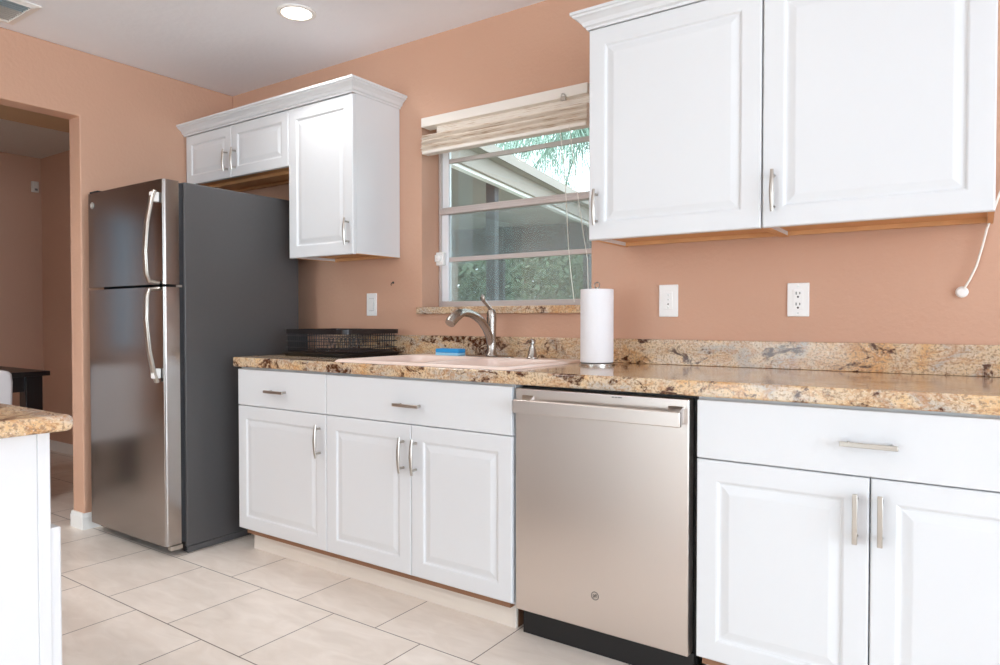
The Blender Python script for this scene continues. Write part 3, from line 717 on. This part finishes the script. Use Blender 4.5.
# ------------------------------------------------------------------ island in the left foreground
IX, IY = -.075, -1.99
t = thing('kitchen_island', 'white island cabinet at left edge of frame, seen end on', 'kitchen island', (-.8, -2.4, 0))
mb = MB(); mb.box(-1.52, -.117, -2.85, -2.037, .1, .883).box(-1.5, -.135, -2.83, -2.09, 0, .1)
mb.build('carcass', 'white_cabinet', t, bevel=.002)
bx(-.139, -.1165, -2.037, -2.016, .1, .883).box(-.82, -.80, -2.037, -2.016, .1, .883).box(-1.52, -1.5, -2.037, -2.016, .1, .883).box(-1.5, -.139, -2.037, -2.016, .84, .883).box(-1.5, -.139, -2.037, -2.016, .685, .71).box(-1.5, -.139, -2.037, -2.016, .1, .12).build('face_frame', 'white_cabinet', t, bevel=.0015)
for a, b in ((-.80, -.139), (-1.5, -.82)):
    bx(a + .002, b - .002, -2.037, -2.018, .712, .838).build('drawer', 'white_cabinet', t, bevel=.002)
for a, b in ((-.46, -.120), (-.808, -.464), (-1.155, -.812), (-1.5, -1.159)): raised_door(a + G, b - G, .108, .7, -1.996, t, 1)
ic = grid_slab('countertop', [-1.56, IX], [-2.9, IY], set(), .8835, .914, 'z', 'granite')
b = ic.modifiers.new('b', 'BEVEL'); b.width = .012; b.segments = 4; b.limit_method = 'ANGLE'
tag(ic, 'tan granite slab on the white island in the left foreground', 'countertop')

# ------------------------------------------------------------------ dining room things
t = thing('dining_table', 'black dining table in the dim room beyond the doorway', 'table', (-3.75, -1.5, 0))
TX0, TX1, TY0, TY1 = -4.2, -3.3, -1.66, -.72
bx(TX0, TX1, TY0, TY1, .752, .78).build('tabletop', 'espresso_wood', t, bevel=.003)
bx(TX0 + .05, TX1 - .05, TY0 + .05, TY0 + .07, .66, .752).box(TX0 + .05, TX1 - .05, TY1 - .07, TY1 - .05, .66, .752).box(TX0 + .05, TX0 + .07, TY0 + .07, TY1 - .07, .66, .752).box(TX1 - .07, TX1 - .05, TY0 + .07, TY1 - .07, .66, .752).build('apron', 'espresso_wood', t)
for x in (TX0 + .03, TX1 - .12):
    for y in (TY0 + .03, TY1 - .12): bx(x, x + .09, y, y + .09, 0, .752).build('leg', 'espresso_wood', t, bevel=.003)
t = thing('dining_chair', 'white upholstered dining chair pulled up to the black table', 'chair', (-3.2, -1.3, 0))
cx0, cx1, cy0, cy1 = -3.42, -2.98, -1.5, -1.03
mb = MB(); mb.loft([rr(cx0, cx1 - .04, cy0, cy1, .36, .04), rr(cx0 - .005, cx1 - .04, cy0 - .003, cy1 + .003, .42, .04), rr(cx0 + .01, cx1 - .05, cy0 + .012, cy1 - .012, .475, .04)]); mb.build('seat', 'chair_fabric', t, smooth=True)
mb = MB()
def brr(z, dx, iny): return rr(cx1 - .075 + dx, cx1 - .015 + dx, cy0 + iny, cy1 - iny, z, .022)
mb.loft([brr(.37, 0, .0), brr(.6, .01, 0), brr(.75, .022, 0), brr(.795, .026, .006), brr(.81, .028, .02), brr(.818, .029, .045)]); mb.build('backrest', 'chair_fabric', t, smooth=True)
for x in (cx0 + .02, cx1 - .06):
    for y in (cy0 + .015, cy1 - .05):
        mb = MB(); mb.loft([[(x + .005, y + .005, 0), (x + .03, y + .005, 0), (x + .03, y + .03, 0), (x + .005, y + .03, 0)], [(x, y, .37), (x + .035, y, .37), (x + .035, y + .035, .37), (x, y + .035, .37)]]); mb.build('leg', 'espresso_wood', t)
t = thing('motion_sensor', 'small white motion detector high in the dining room corner', 'sensor', (-5.17, -.03, 2.19))
mb = MB(); mb.loft([[(-5.1995, -.078, 2.15), (-5.1995, -.02, 2.15), (-5.172, -.028, 2.15), (-5.172, -.07, 2.15)], [(-5.1995, -.078, 2.24), (-5.1995, -.02, 2.24), (-5.172, -.028, 2.24), (-5.172, -.07, 2.24)]]); mb.build('housing', 'sensor', t, bevel=.004)
bx(-5.174, -5.168, -.06, -.038, 2.162, 2.18).build('lens', 'slot_grey', t, bevel=.003)

# ------------------------------------------------------------------ outside the window
struct(bx(-30, 30, .16, 60, -.25, -.15).build('ground', 'grass'))
P0, P1 = Vector((-2.35, 1.2)), Vector((-3.45, 6.9))
dirv = (P1 - P0).normalized(); nl = Vector((-dirv.y, dirv.x))      # nl points to the left (away from the fascia)
def pq(a, b): v = P0 + dirv * a + nl * b; return v
L = (P1 - P0).length
def obox(mb, a0, a1, b0, b1, z0, z1):
    c = [pq(a0, b0), pq(a1, b0), pq(a1, b1), pq(a0, b1)]
    mb.loft([[(p.x, p.y, z0) for p in c], [(p.x, p.y, z1) for p in c]]); return mb
t = thing('patio_cover', 'covered patio with pale gutter and ceiling outside the window', 'patio roof', (P0.x, P0.y, 0))
obox(MB(), 0, L, .02, 4.2, 2.56, 2.66).build('ceiling_deck', 'soffit_paint', t)
obox(MB(), -.05, L + .05, -.02, .02, 2.5, 2.74).build('fascia', 'fascia_paint', t)
obox(MB(), -.05, L + .05, .02, .09, 2.47, 2.56).build('soffit_strip', 'white_vinyl', t)
g = MB(); obox(g, -.08, L + .08, -.12, -.02, 2.66, 2.70); obox(g, -.08, L + .08, -.13, -.11, 2.66, 2.76); g.build('gutter', 'fascia_paint', t)
obox(MB(), L - .1, L, .1, 4.2, 2.12, 2.56).build('end_beam', 'patio_dark', t)
for a, b in ((L - .12, .12), (L - .12, 1.55), (L - .12, 2.9), (2.2, .12)):
    obox(MB(), a, a + .1, b, b + .1, -.15, 2.56).build('post', 'patio_dark', t)
obox(MB(), 0, L, 4.2, 4.35, -.15, 2.56).build('house_wall', 'siding_brown', t)
g = MB(); obox(g, -.1, L + .1, 0, 4.4, -.15, -.02); g.build('slab', 'concrete', t)

random.seed(11)
def foliage(c, rx, ry, rz, n, s, mb):
    for _ in range(n):
        while True:
            p = Vector((random.uniform(-1, 1), random.uniform(-1, 1), random.uniform(-1, 1)))
            if .3 < p.length < 1: break
        q = Vector((c[0] + p.x * rx, c[1] + p.y * ry, c[2] + p.z * rz))
        u = Vector((random.gauss(0, 1), random.gauss(0, 1), random.gauss(0, 1))).normalized(); v = u.orthogonal().normalized()
        k = s * random.uniform(.6, 1.3)
        mb.quad(q - u * k, q + v * k * .45, q + u * k, q - v * k * .45)
def tree(loc, h, r, n, label):
    t = thing('garden_tree', label, 'tree', (loc[0], loc[1], -.15))
    mb = MB(); foliage((loc[0], loc[1], h * .6), r, r * .8, h * .48, n, .12, mb); mb.build('foliage', 'leaf', t)
    mb = MB(); mb.tube([(loc[0], loc[1], -.15), (loc[0] + .05, loc[1], h * .4), (loc[0] - .05, loc[1] + .05, h * .8)], [.12, .09, .04], 8); mb.build('trunk', 'bark', t)
tree((-9.0, 14.5, 0), 3.5, 1.9, 6500, 'leafy green tree beyond the patio, middle of lower window panes')
tree((-13.0, 15.0, 0), 3.6, 1.9, 6500, 'leafy green tree beyond patio, leftmost in the window')
tree((-5.1, 14.0, 0), 3.4, 1.9, 5500, 'leafy green tree beyond the patio, rightmost in the window')
def palm(loc, h, nf, label, seed, fl=2.6):
    random.seed(seed)
    t = thing('palm_tree', label, 'tree', (loc[0], loc[1], -.15))
    mb = MB(); mb.tube([(loc[0], loc[1], -.15), (loc[0] + .1, loc[1], h * .5), (loc[0], loc[1], h)], [.2, .16, .13], 12); mb.build('trunk', 'bark', t, smooth=True)
    for f in range(nf):
        a = 2 * math.pi * f / nf + random.uniform(-.2, .2); el = random.uniform(.1, .9); d = Vector((math.cos(a), math.sin(a), 0)); mb = MB()
        pts = []
        for k in range(15):
            u = k / 14; r = fl * u * (1 - .18 * u); z = h + fl * (el * u - (.75 + el * .55) * u * u)
            pts.append(Vector((loc[0], loc[1], z)) + d * r)
        mb.tube(pts, [.028 * (1 - .8 * k / 14) for k in range(15)], 5)
        side = d.cross(Vector((0, 0, 1)))
        for k in range(1, 14):
            for sub in range(3):
                p = pts[k].lerp(pts[min(k + 1, 14)], sub / 3); tl = (.95 * math.sin(math.pi * min(1, (k + sub / 3) / 15 + .12)) + .12)
                for sg in (-1, 1):
                    tip = p + side * sg * tl * .4 + d * tl * .3 + Vector((0, 0, -tl * random.uniform(.6, 1.1)))
                    w_ = (pts[min(k + 1, 14)] - pts[k - 1]).normalized() * .012
                    mb.quad(p - w_, p + w_, p.lerp(tip, .6) + w_, tip)
        mb.build('frond', 'palm_leaf', t)
palm((-4.5, 9.2), 4.7, 24, 'tall palm with drooping fronds behind patio, nearer the window', 3, 3.2)
palm((-8.6, 9.6), 5.7, 22, 'taller palm standing behind the patio, towards left of window', 8, 3.6)

for o in bpy.data.objects:
    if '_w' in o: del o['_w']
